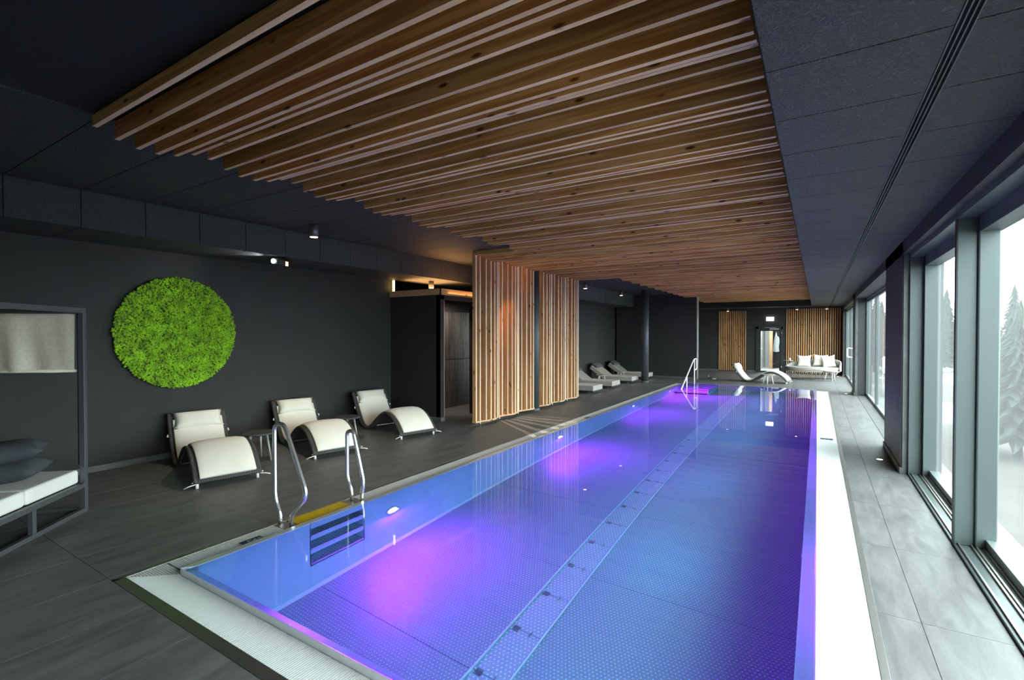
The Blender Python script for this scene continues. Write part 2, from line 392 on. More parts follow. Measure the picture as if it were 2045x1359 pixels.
for y in yb:
    if y > 18.3: continue
    y1 = min(y + PW, 18.95)
    if y < 9.4:
        panel(bulk, -6.53, -6.515, y + gp, y1 - gp, ZB, ZC)
        panel(bulk, -7.5, -6.53 + .002, y + gp, y1 - gp, ZB, ZB + .012)
    else:
        panel(bulk, -6.12, -6.105, y + gp, y1 - gp, 2.74, ZC)
        panel(bulk, -6.96, -6.12 + .002, y + gp, y1 - gp, 2.74, 2.752)
soff = MB().box(-.195, 1.3, -3, 28, ZS + .012, ZC + .01).box(-9, -.195, 23.0, 28, ZS + .012, ZC + .01).build('soffit', M['black'], ceiling)
ysf = [2.36 + PW * k for k in range(-6, 38)]
for y in ysf:
    y1 = min(y + PW, 23.9)
    panel(soff, -.2, .415, y + gp, y1 - gp, ZS, ZS + .012)
    panel(soff, .475, .87, y + gp, y1 - gp, ZS, ZS + .012)
MB().box(-.2, -.195, -3, 23.9, ZS, ZC).build('fascia', M['black'], soff)
d = MB()
for k in range(4): d.box(.417 + k * .0175, .4215 + k * .0175, -2, 23.0, ZS - .004, ZS + .014)
tag(d.build('slot_diffuser', M['frame'], soff), 'slim black linear air slot')
for k in range(8): panel(soff, -4.6 + k * .55, -4.6 + k * .55 + .54, 23.0, 23.88, ZS, ZS + .012)

# walls
tag(MB().box(XL - .25, XL, -3, 7.2, 0, ZC).box(-7.6, -6.96, 10.2, 19.0, 0, ZC).build('wall_left', M['wall']), kind='structure')
tag(MB().box(-9, -6.9, 18.95, 19.15, 0, ZC).box(-7.0, -3.80, 18.95, 19.15, 0, ZC).build('wall_alcove', M['wall']), kind='structure')
tag(MB().box(-3.80, -3.77, 18.94, 19.16, 0, ZC).build('trim_1', M['steel_soft']), kind='structure')
wf = MB().box(-9, -2.29, YF, YF + .25, 0, ZC).box(-2.29, -1.26, YF, YF + .25, 2.0, ZC).box(-1.26, 1.4, YF, YF + .25, 0, ZC)
tag(wf.build('wall_far', M['wall']), kind='structure')
tag(MB().box(-9.2, -9, -3, 28, 0, ZC).box(-9, 1.4, -3.2, -3, -.3, ZC).build('wall_back', M['wall']), kind='structure')
tag(MB().box(XL, XL + .015, -3, 7.2, 0, .075).build('baseboard_left', M['base'], bevel=.003), kind='structure')
tag(MB().box(-6.96, -3.80, 18.935, 18.95, 0, .07).build('baseboard_alcove', M['base']), kind='structure')
tag(MB().box(-9, -3.84, YF - .015, YF, 0, .07).box(-2.66, -2.3, YF - .015, YF, 0, .07).build('baseboard_far', M['base']), kind='structure')
# window wall: piers, beam and baseboards
wr = MB().box(XR, 1.25, 7.5, 9.2, 0, ZS).box(XR, 1.25, 16.25, 17.15, 0, ZS).box(XR, 1.25, 23.25, 24.2, 0, ZS).box(XR, 1.25, -3, 24.2, 2.66, ZC).box(XR, 1.25, -3, 0.1, 0, ZS)
tag(wr.build('wall_right', M['pier']), kind='structure')
bb = MB()
for y0, y1 in ((7.5, 9.2), (16.25, 17.15), (23.25, 23.9)): bb.box(XR - .014, .935, y0 - .014, y1 + .014, 0, .075)
tag(bb.build('baseboard_right', M['base'], bevel=.002), kind='structure')
rv = MB()
for y in (7.485, 16.235): rv.box(XR + .012, .937, y, y + .02, .075, 2.66)
tag(rv.build('trim_2', M['base']), kind='structure')

def window(name, y0, y1, posts, label, slim=False, dx=0.0):
    w_ = tag(empty(name, (dx, 0, 0)), label, None, None, 'structure')
    zt = 2.66; xf = 1.125 if slim else .935; xm = 1.15 if slim else 1.06; jw = .05 if slim else .13
    fr = MB().box(xf, 1.17, y0, y1, -.02, .02).box(xf, 1.20, y0, y1, zt - .05, zt)
    fr.box(xf, xm, y1 - .05, y1, 0, zt).box(xm, 1.20, y1 - jw, y1 - .02, 0, zt).box(xf, xm, y0, y0 + .05, 0, zt).box(xm, 1.20, y0 + .02, y0 + jw, 0, zt)
    fr.box(xm, 1.20, y0, y1, zt - (.10 if slim else .17), zt - .05)
    fr.build('window_frame', M['frame'], w_, bevel=.004)
    if slim:
        if not dx: MB().box(.93 - dx, 1.125, y0, y1, -.02, .006).build('sill_board', M['base'], w_)
        MB().box(1.14, 1.20, y0 + .05, y1 - .05, .02, .07).build('bottom_rail', M['sill'], w_, bevel=.004)
    else:
        tr = MB()
        for x in (.958, 1.035, 1.06, 1.10): tr.box(x, x + .012, y0 + .05, y1 - .05, .02, .034)
        tr.build('sill_track', M['steel'], w_)
        MB().box(1.115, 1.20, y0 + .1, y1 - .1, .02, .10).build('bottom_rail', M['sill'], w_, bevel=.004)
    edges = [y0 + .04] + [p for p in posts] + [y1 - .04]
    for p in posts:
        if slim:
            MB().box(1.135, 1.195, p - .03, p + .03, .02, zt - .05).build('mullion', M['frame'], w_, bevel=.004)
            continue
        MB().box(.938, 1.056, p, p + .05, .02, zt - .05).build('mullion', M['frame'], w_, bevel=.004)
        MB().box(.932, .938, p - .004, p + .054, .02, zt - .05).build('mullion_shade', M['frame_dark'], w_)  # dark plate painting the shade on the mullion's room-side face
        MB().box(1.056, 1.185, p - .03, p + .09, .02, zt - .05).build('sash_stile', M['frame'], w_, bevel=.01)
    for a, b2 in zip(edges, edges[1:]):
        MB().box(1.176, 1.182, a, b2, .06, zt - .08).build('glass_pane', M['glass'], w_)
    return w_
window('window_1', 0.1, 7.5, (2.6, 5.15), 'tall sliding window beside the pool edge')
window('window_2', 9.2, 16.25, (11.9, 13.9), 'glazed wall between two dark piers', True)
w3 = window('window_3', 17.15, 23.25, (20.6,), 'far sliding glass door with pull handles', True, -.165)
for y, x in ((20.35, 1.06), (20.9, 1.06)):
    MB().tube(arc([(x + .11, y, 1.19), (x, y, 1.19), (x, y, .88), (x + .11, y, .88)], .02), .012, 8).build('pull_handle', M['chrome'], w3)

# ---------------------------------------------------------------- swimming pool
ZW = .045
pool = thing('swimming_pool', 'long stainless steel swimming pool with purple underwater lights', 'pool')
WX0, WX1, WY0, WY1, ZP = -3.72, -.085, 1.72, 16.9, -1.25
NY0, NY1 = 2.63, 3.21                   # niche with ladder steps
def pbox(name, mat, *b, parent=pool, bevel=0): return MB().box(*b).build(name, mat, parent, bevel=bevel)
ywl = [WY0, NY0, NY1, 5.0, 6.8, 8.6, 10.4, 12.2, 14.0, 15.8, WY1]
for a, b2 in zip(ywl, ywl[1:]):
    if (a, b2) == (NY0, NY1):
        pbox('wall_panel', M['poolwall'], WX0 - .02, WX0, a, b2, ZP, -.83)
    else: pbox('wall_panel', M['poolwall'], WX0 - .02, WX0, a + .002, b2 - .002, ZP, ZW - .001)
yr = [WY0 + k * (WY1 - WY0) / 8 for k in range(9)]
for a, b2 in zip(yr, yr[1:]): pbox('wall_panel', M['poolwall'], WX1, WX1 + .02, a + .002, b2 - .002, ZP, -.035)
pbox('wall_panel', M['poolwall'], WX0, WX1, WY0 - .02, WY0, ZP, -.035)
pbox('wall_panel', M['poolwall'], WX0, WX1, WY1, WY1 + .02, ZP, ZW + .0)
MB().hexa([(WX0, WY0, ZP), (WX0 + .03, WY0, ZP), (WX0, 15.2, ZP), (WX0 + .03, 15.2, ZP), (WX0, WY0, ZP + .03), (WX0 + .004, WY0, ZP + .03), (WX0, 15.2, ZP + .03), (WX0 + .004, 15.2, ZP + .03)]).build('cove_strip', M['grating'], pool)
# studded floor sheets and the drain channel
yfl = [WY0, 2.71, 4.14, 5.56, 6.99, 8.42, 9.85, 11.28, 12.71, 14.14, 15.57, WY1]
for a, b2 in zip(yfl, yfl[1:]):
    pbox('floor_sheet', M['poolfloor'], WX0, -2.05, a + .003, b2 - .003, ZP - .02, ZP)
    pbox('floor_sheet', M['poolfloor'], -1.755, WX1, a + .003, b2 - .003, ZP - .02, ZP)
pbox('pool_base', M['steel_soft'], WX0 - .2, WX1 + .2, WY0 - .2, WY1 + .2, ZP - .06, ZP - .021)
chn = pbox('drain_channel', M['poolwall'], -2.05, -1.755, WY0, WY1, ZP - .02, ZP - .012)
for x in (-2.05, -1.764): MB().box(x, x + .012, WY0, WY1, ZP - .015, ZP + .008).build('channel_edge', M['poolwall'], chn)
chm = MB().box(-.132, .132, -.245, .245, -.004, .004).mesh('channel_plate'); studs = studded('channel_studs', (.46, .52, .58), .034)
k = 0
while WY0 + .25 + .5 * k < WY1 - .2:
    o = link('channel_plate', chm, studs, chn); o.location = (-1.9025, WY0 + .25 + .5 * k, ZP - .006)
    if k < 16:
        MB().box(-2.01, -1.955, WY0 + .5 * k - .03, WY0 + .5 * k + .03, ZP - .004, ZP + .001).build('slot', M['sill'], chn)
        MB().box(-1.86, -1.85, WY0 + .5 * k - .03, WY0 + .5 * k + .03, ZP - .002, ZP + .002).build('slot', M['steel'], chn)
    k += 1
# ladder niche
niche = MB().box(WX0 - .22, WX0 - .2, NY0, NY1, -.85, -.032).box(WX0 - .2, WX0, NY0 - .01, NY0, -.85, -.03).box(WX0 - .2, WX0, NY1, NY1 + .01, -.85, -.03).box(WX0 - .2, WX0, NY0, NY1, -.85, -.83)
niche.build('ladder_niche', M['poolwall'], pool)
for z in (-.24, -.52, -.80):
    st = MB().box(WX0 - .2, WX0, NY0 + .003, NY1 - .003, z - .015, z).build('ladder_step', studs, pool)
    MB().box(WX0 - .012, WX0 + .003, NY0 + .003, NY1 - .003, z - .03, z + .004).build('step_nosing', M['steel_soft'], st)
pbox('ladder_lintel', M['poolwall'], WX0 - .02, WX0, NY0, NY1, -.09, ZW - .001)
for z0, z1 in ((-.345, -.262), (-.62, -.542)): pbox('ladder_riser', M['poolwall'], WX0 - .02, WX0, NY0, NY1, z0, z1)
# corner stairs
SX1 = -2.73
for k in range(6):
    y0 = 16.9 - .28 * (k + 1); z = -.02 - .205 * (k + 1)
    pbox('stair_step', M['poolwall'], WX0, SX1, y0, WY1, z - .2, z)
    MB().box(WX0, SX1, y0 - .004, y0 + .03, z - .02, z + .003).build('stair_nosing', M['steel_soft'], pool)
MB().prism([(0, 0)] * 0 or [(SX1, 15.22), (SX1 + .02, 15.22), (SX1 + .02, WY1), (SX1, WY1)], ZP, -.16).build('stair_cheek', M['poolwall'], pool)
# raised overflow lip
LXo, LXi, LYo, LYi = -3.79, WX0, 1.635, WY0
RXi, RXo = WX1, .005
zt, zi = ZW + .003, -.035
def lip(name, quad_o, quad_i, zi=zi):
    """quad_o / quad_i: two plan points each (outer edge, inner edge)"""
    (a0, a1), (b0, b1) = quad_o, quad_i
    v = [(*a0, -.05), (*a1, -.05), (*b0, -.05), (*b1, -.05), (*a0, zt), (*a1, zt), (*b0, zi), (*b1, zi)]
    return MB().hexa(v).build(name, M['lip'], pool, bevel=.003)
lip('overflow_lip', ((LXo, LYo), (LXo, WY1)), ((LXi - .003, LYi), (LXi - .003, WY1)), ZW + .001)
lip('overflow_lip', ((LXo, LYo), (RXo, LYo)), ((LXi, LYi), (RXi, LYi)))
lip('overflow_lip', ((RXo, LYo), (RXo, WY1)), ((RXi, LYi), (RXi, WY1)))
pbox('far_edge', M['tile'], WX0, PX1, WY1 + .02, PY1 + .02, -.1, -.002)
# channel trough, outer frame strips
tr = MB().box(PX0, LXo, PY0, PY1, -.12, -.06).box(LXo, PX1, PY0, LYo, -.12, -.06).box(RXo, PX1, LYo, PY1, -.12, -.06).box(PX0 - .01, PX0, PY0, PY1, -.12, -.002).box(PX1, PX1 + .01, PY0, PY1, -.12, -.002).box(PX0, PX1, PY0 - .01, PY0, -.12, -.002)
tr.build('overflow_trough', M['frame'], pool)
fs = MB().box(PX0, PX0 + .035, PY0, PY1, -.03, .002).build('frame_strip', M['steel'], pool, bevel=.001)
MB().hexa([(PX0, PY0, -.03), (PX1, PY0, -.03), (PX0 + .035, PY0 + .07, -.03), (PX1 - .035, PY0 + .07, -.03), (PX0, PY0, .002), (PX1, PY0, .002), (PX0 + .035, PY0 + .07, .002), (PX1 - .035, PY0 + .07, .002)]).build('frame_strip', M['steel'], pool)
MB().box(PX1 - .04, PX1, PY0, PY1, -.03, .002).build('frame_strip', M['steel'], pool, bevel=.001)
# grating bars (a thousand thin bars: one part per run)
BP = .0155
gl_ = MB(); y = PY0 + .32
while y < PY1:
    if not (2.5 < y < 3.36): gl_.box(PX0 + .037, LXo - .002, y, y + .0095, -.028, -.001)
    y += BP
# mitred corner bars of the left run
y = PY0 + .07
while y < PY0 + .32:
    t = (y - PY0 - .07) / .22; x1 = PX0 + .037 + t * (LXo - PX0 - .037)
    if x1 - PX0 - .037 > .01: gl_.box(PX0 + .037, min(x1, LXo - .002), y, y + .0095, -.028, -.001)
    y += BP
tag(gl_.build('grating', M['grating'], pool), kind='stuff')
gn = MB(); x = PX0 + .04
while x < PX1 - .06:
    t0 = max(0.0, min(1.0, (x - PX0 - .037) / (LXo - PX0 - .037))); y1 = PY0 + .072 + t0 * (LYo - PY0 - .074)
    if x > RXo: y1 = LYo - .002 - 0 * x
    if y1 - PY0 > .09: gn.box(x, x + .0095, PY0 + .072, y1, -.028, -.001)
    x += BP
tag(gn.build('grating', M['grating'], pool), kind='stuff')
gr = MB(); y = LYo
while y < PY1 - .05:
    gr.box(RXo + .002, PX1 - .042, y, y + .0095, -.028, -.001); y += BP
tag(gr.build('grating', M['grating'], pool), kind='stuff')
MB().hexa([(PX0 + .037, PY0 + .07, -.03), (PX0 + .05, PY0 + .07, -.03), (LXo - .02, LYo, -.03), (LXo, LYo, -.03), (PX0 + .037, PY0 + .07, 0), (PX0 + .05, PY0 + .07, 0), (LXo - .02, LYo, 0), (LXo, LYo, 0)]).build('mitre_strip', M['grating'], pool)
# yellow step grating between the ladder rails, steel plates under the rail feet
yg = MB(); y = 2.63
while y < 3.2: yg.box(PX0 + .037, LXo - .002, y, y + .0105, -.02, .003); y += .0145
tag(yg.build('step_grating', M['yellow'], pool), 'yellow plastic grating marking the ladder', kind='stuff')
for y0, y1 in ((2.50, 2.62), (3.21, 3.36)): pbox('rail_plate', M['steel'], PX0 + .037, LXo - .002, y0, y1, -.02, .001)
# underwater lamps
lm_e = emit('purple_lamp_glow', (.78, .42, 1.0), 14.0)
for y in (3.58, 7.44, 11.36, 14.75):
    L_ = empty('underwater_lamp'); L_.parent = pool; L_.location = (WX0, y, -.45); L_.rotation_euler = (0, PI / 2, 0)
    MB().lathe([(.085, 0), (.085, .012), (.068, .016), (.068, 0)], 24).build('lamp_ring', M['chrome'], L_)
    MB().lathe([(.062, .001), (.06, .012), (.03, .016)], 20).build('lamp_lens', lm_e, L_)
    lamp('underwater_light', 'AREA', (WX0 + .03, y, -.45), 62 if y < 14 else 150, (.47, .02, 1.0) if y < 14 else (.62, .02, 1.0), target=(WX0 + 1, y, -.80), shape='DISK', size=.12)
lm_b = emit('added_blue_glow', (.35, .75, 1.0), 10.0)
for y in (2.3, 4.7, 7.1, 9.5, 11.9, 14.3):       # added, unseen blue lamps on the window side, to brighten the basin
    L_ = empty('underwater_lamp'); L_.parent = pool; L_.location = (WX1, y, -.45); L_.rotation_euler = (0, -PI / 2, 0)
    MB().lathe([(.085, 0), (.085, .012), (.068, .016), (.068, 0)], 24).build('lamp_ring', M['chrome'], L_)
    MB().lathe([(.062, .001), (.06, .012), (.03, .016)], 20).build('lamp_lens', lm_b, L_)
    lamp('added_blue_light', 'SPOT', (WX1 - .03, y, -.45), 92, (.05, .44, 1.0), target=(WX0, y, -.36), spot_size=math.radians(112), spot_blend=1.0, shadow_soft_size=.06)
# water
wm = MB().add([(WX0 - .004, LYo + .008, ZW), (RXo - .008, LYo + .008, ZW), (RXo - .008, WY1, ZW), (WX0 - .004, WY1, ZW)], [(0, 1, 2, 3)])
wme = bpy.data.meshes.new('pool_water'); wme.from_pydata(wm.v, [], [(0, 1, 2, 3)]); wme.update()
tag(link('pool_water', wme, M['water']), 'still clear water filling the swimming pool', 'water', kind='stuff')
# depth signs
sign_b = plain('navy_sign', (.012, .03, .10), .4); sign_w = plain('white_print', (.75, .78, .8), .5)
def depth_sign(loc, rz, label, sx=.1, sy=.17):
    t = thing('depth_sign', label, 'sign', loc, rz)
    MB().box(-sx / 2, sx / 2, -sy / 2, sy / 2, 0, .004).build('plate', sign_b, t)
    p = MB()
    for a, b2, c, e in ((.02, .026, -.005, .07), (-.03, .024, -.035, -.029), (-.03, -.022, -.035, .0), (-.02, -.012, .012, .034), (-.02, -.002, .05, .056), (-.012, -.004, .062, .08), (.0, .006, -.02, .03)):
        p.box(a, b2, c, e, .004, .0045)
    p.build('print', sign_w, t)
depth_sign((-3.90, 2.22, .001), 0, 'navy blue depth sign with white print on the grating near the ladder')
depth_sign((-3.90, 9.1, .001), 0, 'small depth sign on the pool edge in front of the slat screen')
depth_sign((.14, 9.3, .001), PI / 2, 'small dark depth sign on the white grating by the windows')
# ladder rails
def rail(name, pts, y, label, r=.019):
    o = MB().tube(arc([(x, y, z) for x, z in pts], .09, 6), r, 12).build(name, M['chrome'])
    tag(o, label, 'handrail')
rail('pool_handrail', [(-4.05, 0), (-4.06, .08), (-4.135, .21), (-4.14, .885), (-3.99, .90), (-3.665, .31), (-3.885, .12), (-3.895, 0)], 2.56, 'tall triangular steel grab rail at the near side of the yellow step')
rail('pool_handrail', [(-3.985, 0), (-3.99, .11), (-4.055, .23), (-4.055, .70), (-3.965, .72), (-3.81, .22), (-3.835, .10), (-3.84, 0)], 3.29, 'shorter narrow steel grab rail at the far side of the yellow step')
hr = thing('stair_handrail', 'white steel handrail rising from the purple-lit pool stairs', 'handrail', (-3.40, 0, 0))
MB().tube(arc([(0, 14.5, -.12), (0, 16.55, .86), (0, 16.95, .87), (0, 17.0, .52), (0, 16.66, .50)], .08, 5), .02, 10).build('rail_tube', M['whiteplastic'], hr)
MB().tube([(0, 16.64, -.2), (0, 16.64, .87)], .02, 10).build('post', M['whiteplastic'], hr)
MB().tube([(0, 15.55, -.9), (0, 15.55, .37)], .02, 10).build('post', M['whiteplastic'], hr)

# ---------------------------------------------------------------- timber slats
SP, SY, ST = .1241, 1.305, .03
wave = {1: 3.1246, 2: 3.0765, 3: 3.0517, 4: 3.0517, 5: 3.0765, 0: 3.1246}
sl = thing('slat_ceiling', 'warm larch slat ceiling in a wave pattern hanging above the pool', 'ceiling slats', (-2.2, 12, ZC))
scr = thing('slat_screen', 'upright larch slat screen standing between pool and corridor', 'slat screen', (-5.27, 9.36, 0))
XB = -5.338
slat_mesh = {}
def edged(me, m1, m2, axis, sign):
    """the narrow edge of a slat is coloured paler to imitate the light on it"""
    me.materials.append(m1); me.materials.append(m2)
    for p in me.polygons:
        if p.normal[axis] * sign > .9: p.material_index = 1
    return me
def slat(i):
    zb = wave[i % 6]; hgt = ZC - zb; y = SY + SP * (i - 1)
    left = -4.22
    scr_i = 48 <= i <= 84
    key = (i % 6, scr_i)
    if key not in slat_mesh:
        if scr_i:      # mitred towards the vertical board
            fx = XB + hgt
            pts = [(XB, ZC), (fx, zb), (-.25, zb), (-.25, ZC)]
        else: pts = [(left, ZC), (left, zb), (-.25, zb), (-.25, ZC)]
        v = [(x + 2.2, yy, z - ZC) for yy in (0, ST) for x, z in pts]
        slat_mesh[key] = edged(MB().add(v, [(0, 1, 2, 3), (7, 6, 5, 4), (0, 4, 5, 1), (1, 5, 6, 2), (2, 6, 7, 3), (3, 7, 4, 0)]).mesh('slat'), M['wood_x'], M['lit_edge_x'], 2, -1)
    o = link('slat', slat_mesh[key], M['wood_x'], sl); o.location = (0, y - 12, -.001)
for i in range(1, 176): slat(i)
board_mesh = {}
for i in range(48, 85):
    y = SY + SP * (i - 1)
    if i in (65, 66): continue       # the column stands here
    hgt = ZC - wave[i % 6]; fx = XB + hgt; k = i % 6
    if k not in board_mesh:
        pts = [(XB, .09), (fx, .09), (fx, wave[k]), (XB, ZC)]
        v = [(x + 5.27, yy, z) for yy in (0, ST) for x, z in pts]
        board_mesh[k] = edged(MB().add(v, [(0, 1, 2, 3), (7, 6, 5, 4), (0, 4, 5, 1), (1, 5, 6, 2), (2, 6, 7, 3), (3, 7, 4, 0)]).mesh('slat'), M['wood_z'], M['lit_edge_z'], 0, 1)
    o = link('slat', board_mesh[k], M['wood_z'], scr); o.location = (0, y - 9.36, -.001)
def ledge(y0, y1):
    pts = [(XB + 5.27, y0 - 9.36)]; n = 40; fr = []
    for j in range(n + 1):
        y = y0 + (y1 - y0) * j / n; ph = ((y - SY) / SP + 1 - .5) % 6
        a = .112 + .042 * math.cos((ph - 3.0) / 6 * 2 * PI)
        fr.append((XB + 5.27 + a + .012, y - 9.36))
    pts = [(XB + 5.27, y0 - 9.36)] + fr + [(XB + 5.27, y1 - 9.36)]
    MB().prism(pts, .062, .09).build('bottom_rail', M['wood_rail'], scr)
ledge(7.125, 9.19); ledge(9.47, 11.64)
for y in (7.3, 7.95, 8.65, 9.5, 10.2, 11.0):
    MB().tube([(-.02, y - 9.36, 0), (-.02, y - 9.36, .063)], .014, 8).build('foot', M['steel_soft'], scr)

# far-wall slat panels
def far_panel(x0, n, pitch, ztop, label):
    t = thing('wall_slat_panel', label, 'wall panel', (x0, YF, 0))
    me = MB().box(-.018, .018, -.034, -.006, .03, ztop).mesh('slat')
    MB().box(-.03, pitch * (n - 1) + .03, -.006, 0, .03, ztop).build('backing', M['black'], t)
    for k in range(n):
        o = link('slat', me, M['wood_z'], t); o.location = (k * pitch, 0, 0)
far_panel(-3.79, 15, .0775, 2.71, 'narrow larch slat panel on the far wall left of the door')
far_panel(-1.10, 25, .0785, 2.75, 'wide larch slat panel on the far wall behind the daybed')

# columns
def column(x, y, label, r=.125):
    t = thing('column', label, 'column', (x, y, 0))
    MB().lathe([(r, .06), (r, ZC)], 36).build('shaft', M['column'], t)
    MB().lathe([(r + .008, 0), (r + .008, .062)], 36).build('base', M['base'], t)
column(-5.29, 9.325, 'slender round column cutting through the larch slat screen')
column(-5.05, 16.7, 'round dark column in front of the grey sun loungers')

# ---------------------------------------------------------------- dark room block by the corridor
blk = MB().box(-7.5, -6.16, 7.2, 7.30, 0, 2.45).box(-9, -7.5, 7.2, 7.3, 0, ZC).box(-6.26, -6.15, 7.2, 7.31, 0, 2.45).box(-6.26, -6.15, 7.2, 8.25, 2.36, 2.45).box(-6.25, -6.15, 8.25, 10.2, 0, 2.45).box(-9, -6.15, 7.31, 10.2, 2.45, 2.47)
wb = tag(blk.build('wall_block', M['wall']), kind='structure')
MB().box(-7.5, -6.13, 7.175, 7.2, 2.45, 2.57).box(-6.15, -6.13, 7.175, 10.2, 2.45, 2.57).build('timber_band', M['wood_rail'], wb)
MB().box(-6.155, -6.145, 7.295, 7.312, 0, 2.34).build('corner_bead', M['steel'], wb)
MB().box(-7.5, -6.14, 7.186, 7.2, 0, .075).box(-6.15, -6.136, 7.186, 7.31, 0, .075).box(-6.15, -6.136, 8.25, 10.2, 0, .075).build('skirting', M['base'], wb)
for j in range(2):
    for k in range(12):
        MB().box(-7.17, -7.15, 8.05 + k * .115, 8.05 + k * .115 + .112, .01 + j * 1.1, 1.1 + j * 1.1 + (0 if j else -.005)).build('wall_board', M['board_dark'], wb)
MB().box(-7.19, -7.17, 7.3, 10.2, 0, 2.45).box(-7.17, -7.14, 8.05, 9.45, 2.2, 2.45).build('niche_back', M['wall'], wb)
tn = lamp('niche_light', 'SPOT', (-6.55, 8.1, 2.40), 90, (1.0, .86, .72), target=(-7.15, 8.9, 1.0), spot_size=math.radians(110), spot_blend=.7, shadow_soft_size=.05)
out = thing('wall_socket', 'double black wall socket low on the dark block beside the lounger', 'socket', (-7.28, 7.2, .29))
MB().box(-.08, .08, -.012, 0, -.04, .04).build('plate', M['black'], out, bevel=.004)
for x in (-.04, .04): MB().lathe([(.028, 0), (.028, .006), (.02, .006), (.02, .002)], 16).build('outlet', M['frame_dark'], out).matrix_local = Matrix.Translation((x, -.012, 0)) @ Matrix.Rotation(PI / 2, 4, 'X')
led_e = emit('warm_led', (1.0, .62, .22), 9.0)
led = thing('led_strip', 'glowing warm LED strip above the timber band of the dark block', 'light strip', (-7.44, 7.25, 2.575))
MB().box(-.02, .02, -.03, -.01, 0, .225).build('lens', led_e, led)
MB().box(-.026, .026, -.01, .002, 0, .225).build('housing', M['spot_body'], led)
lamp('led_cove_light', 'AREA', (-6.72, 7.9, 2.60), 32, (1.0, .50, .18), target=(-6.6, 7.9, 3.2), shape='RECTANGLE', size=1.0, size_y=1.3)

# ---------------------------------------------------------------- moss disc
md = thing('moss_disc', 'round bright green moss picture hanging on the dark wall', 'wall decor', (XL + .012, 3.235, 1.71))
MB().lathe([(.745, 0), (.745, .03), (.735, .035)], 64).build('backing', M['frame_dark'], md).rotation_euler = (0, PI / 2, 0)
mm = MB(); rnd = random.Random(3); R_ = .755
icos = bmesh.new(); bmesh.ops.create_icosphere(icos, subdivisions=1, radius=1.0)
iv = [v.co.copy() for v in icos.verts]; iff = [tuple(v.index for v in f.verts) for f in icos.faces]; icos.free()
n_ = 0
for k in range(5200):
    r = R_ * math.sqrt((k + .5) / 5200); a = k * 2.399963 + rnd.uniform(-.02, .02)
    s_ = rnd.uniform(.010, .021); edge = 1 - (r / R_) ** 8
    c = Vector((.03 + .028 * edge + rnd.uniform(-.008, .010), r * math.cos(a) + rnd.uniform(-.008, .008), r * math.sin(a) + rnd.uniform(-.008, .008)))
    ro = Matrix.Rotation(rnd.uniform(0, 6.28), 3, 'X') @ Matrix.Rotation(rnd.uniform(0, 6.28), 3, 'Y')
    sv = Vector((s_ * rnd.uniform(.8, 1.5), s_ * rnd.uniform(.7, 1.2), s_))
    mm.add([c + ro @ Vector((p.x * sv.x, p.y * sv.y, p.z * sv.z)) for p in iv], iff, False)
tag(mm.build('moss', M['moss'], md), kind='stuff')

# ---------------------------------------------------------------- wave loungers
prof0 = [(0, .055), (.10, .165), (.22, .262), (.36, .33), (.50, .355), (.64, .335), (.80, .255), (.96, .15), (1.10, .06), (1.22, .02), (1.34, .022), (1.45, .075), (1.56, .185), (1.66, .315), (1.76, .46), (1.85, .60)]; prof0 = [(a * .95, z) for a, z in prof0]
def smooth(pts, n=3):
    out = []
    P = [Vector((a, b)) for a, b in pts]
    for i in range(len(P) - 1):
        p0, p1, p2, p3 = P[max(i - 1, 0)], P[i], P[i + 1], P[min(i + 2, len(P) - 1)]
        for j in range(n):
            t = j / n
            q = .5 * ((2 * p1) + (p2 - p0) * t + (2 * p0 - 5 * p1 + 4 * p2 - p3) * t * t + (3 * p1 - p0 - 3 * p2 + p3) * t ** 3); out.append((q.x, q.y))
    out.append(tuple(P[-1])); return out
prof = smooth(prof0)
def up(pts, d):
    out = []
    for i, (a, z) in enumerate(pts):
        b0 = pts[max(i - 1, 0)]; b1 = pts[min(i + 1, len(pts) - 1)]; t = Vector((b1[0] - b0[0], b1[1] - b0[1])).normalized(); n2 = Vector((-t.y, t.x))
        if n2.y < 0: n2 = -n2
        out.append((a + n2.x * d, z + n2.y * d))
    return out
def pillow_mesh(lx, ly, lz, n=12, name='pillow', puff=1.0, corner=.06):
    """soft cushion lying in XY, thickness lz, pinched at the rim"""
    b = MB(); 
    def pt(u, v, s):
        e = max(0, (1 - abs(u) ** 3.2) * (1 - abs(v) ** 3.2)) ** .5
        pull = corner * (abs(u) * abs(v)) ** 3
        return (lx / 2 * u * (1 - .06 * (1 - v * v) * 0 - .05 * (1 - abs(v)) * (abs(u) ** 4)) * (1 + pull), ly / 2 * v * (1 - .05 * (1 - abs(u)) * (abs(v) ** 4)) * (1 + pull), s * lz / 2 * e * puff)
    g_ = [[(-1 + 2 * i / n, -1 + 2 * j / n) for j in range(n + 1)] for i in range(n + 1)]
    for s in (1, -1):
        vs = [pt(u, v, s) for row in g_ for u, v in row]
        fs = [(i * (n + 1) + j, (i + 1) * (n + 1) + j, (i + 1) * (n + 1) + j + 1, i * (n + 1) + j + 1) for i in range(n) for j in range(n)]
        b.add(vs, fs, True)
    me = b.mesh(name); bm = bmesh.new(); bm.from_mesh(me); bmesh.ops.remove_doubles(bm, verts=bm.verts, dist=.0005); bmesh.ops.recalc_face_normals(bm, faces=bm.faces); bm.to_mesh(me); bm.free()
    return me
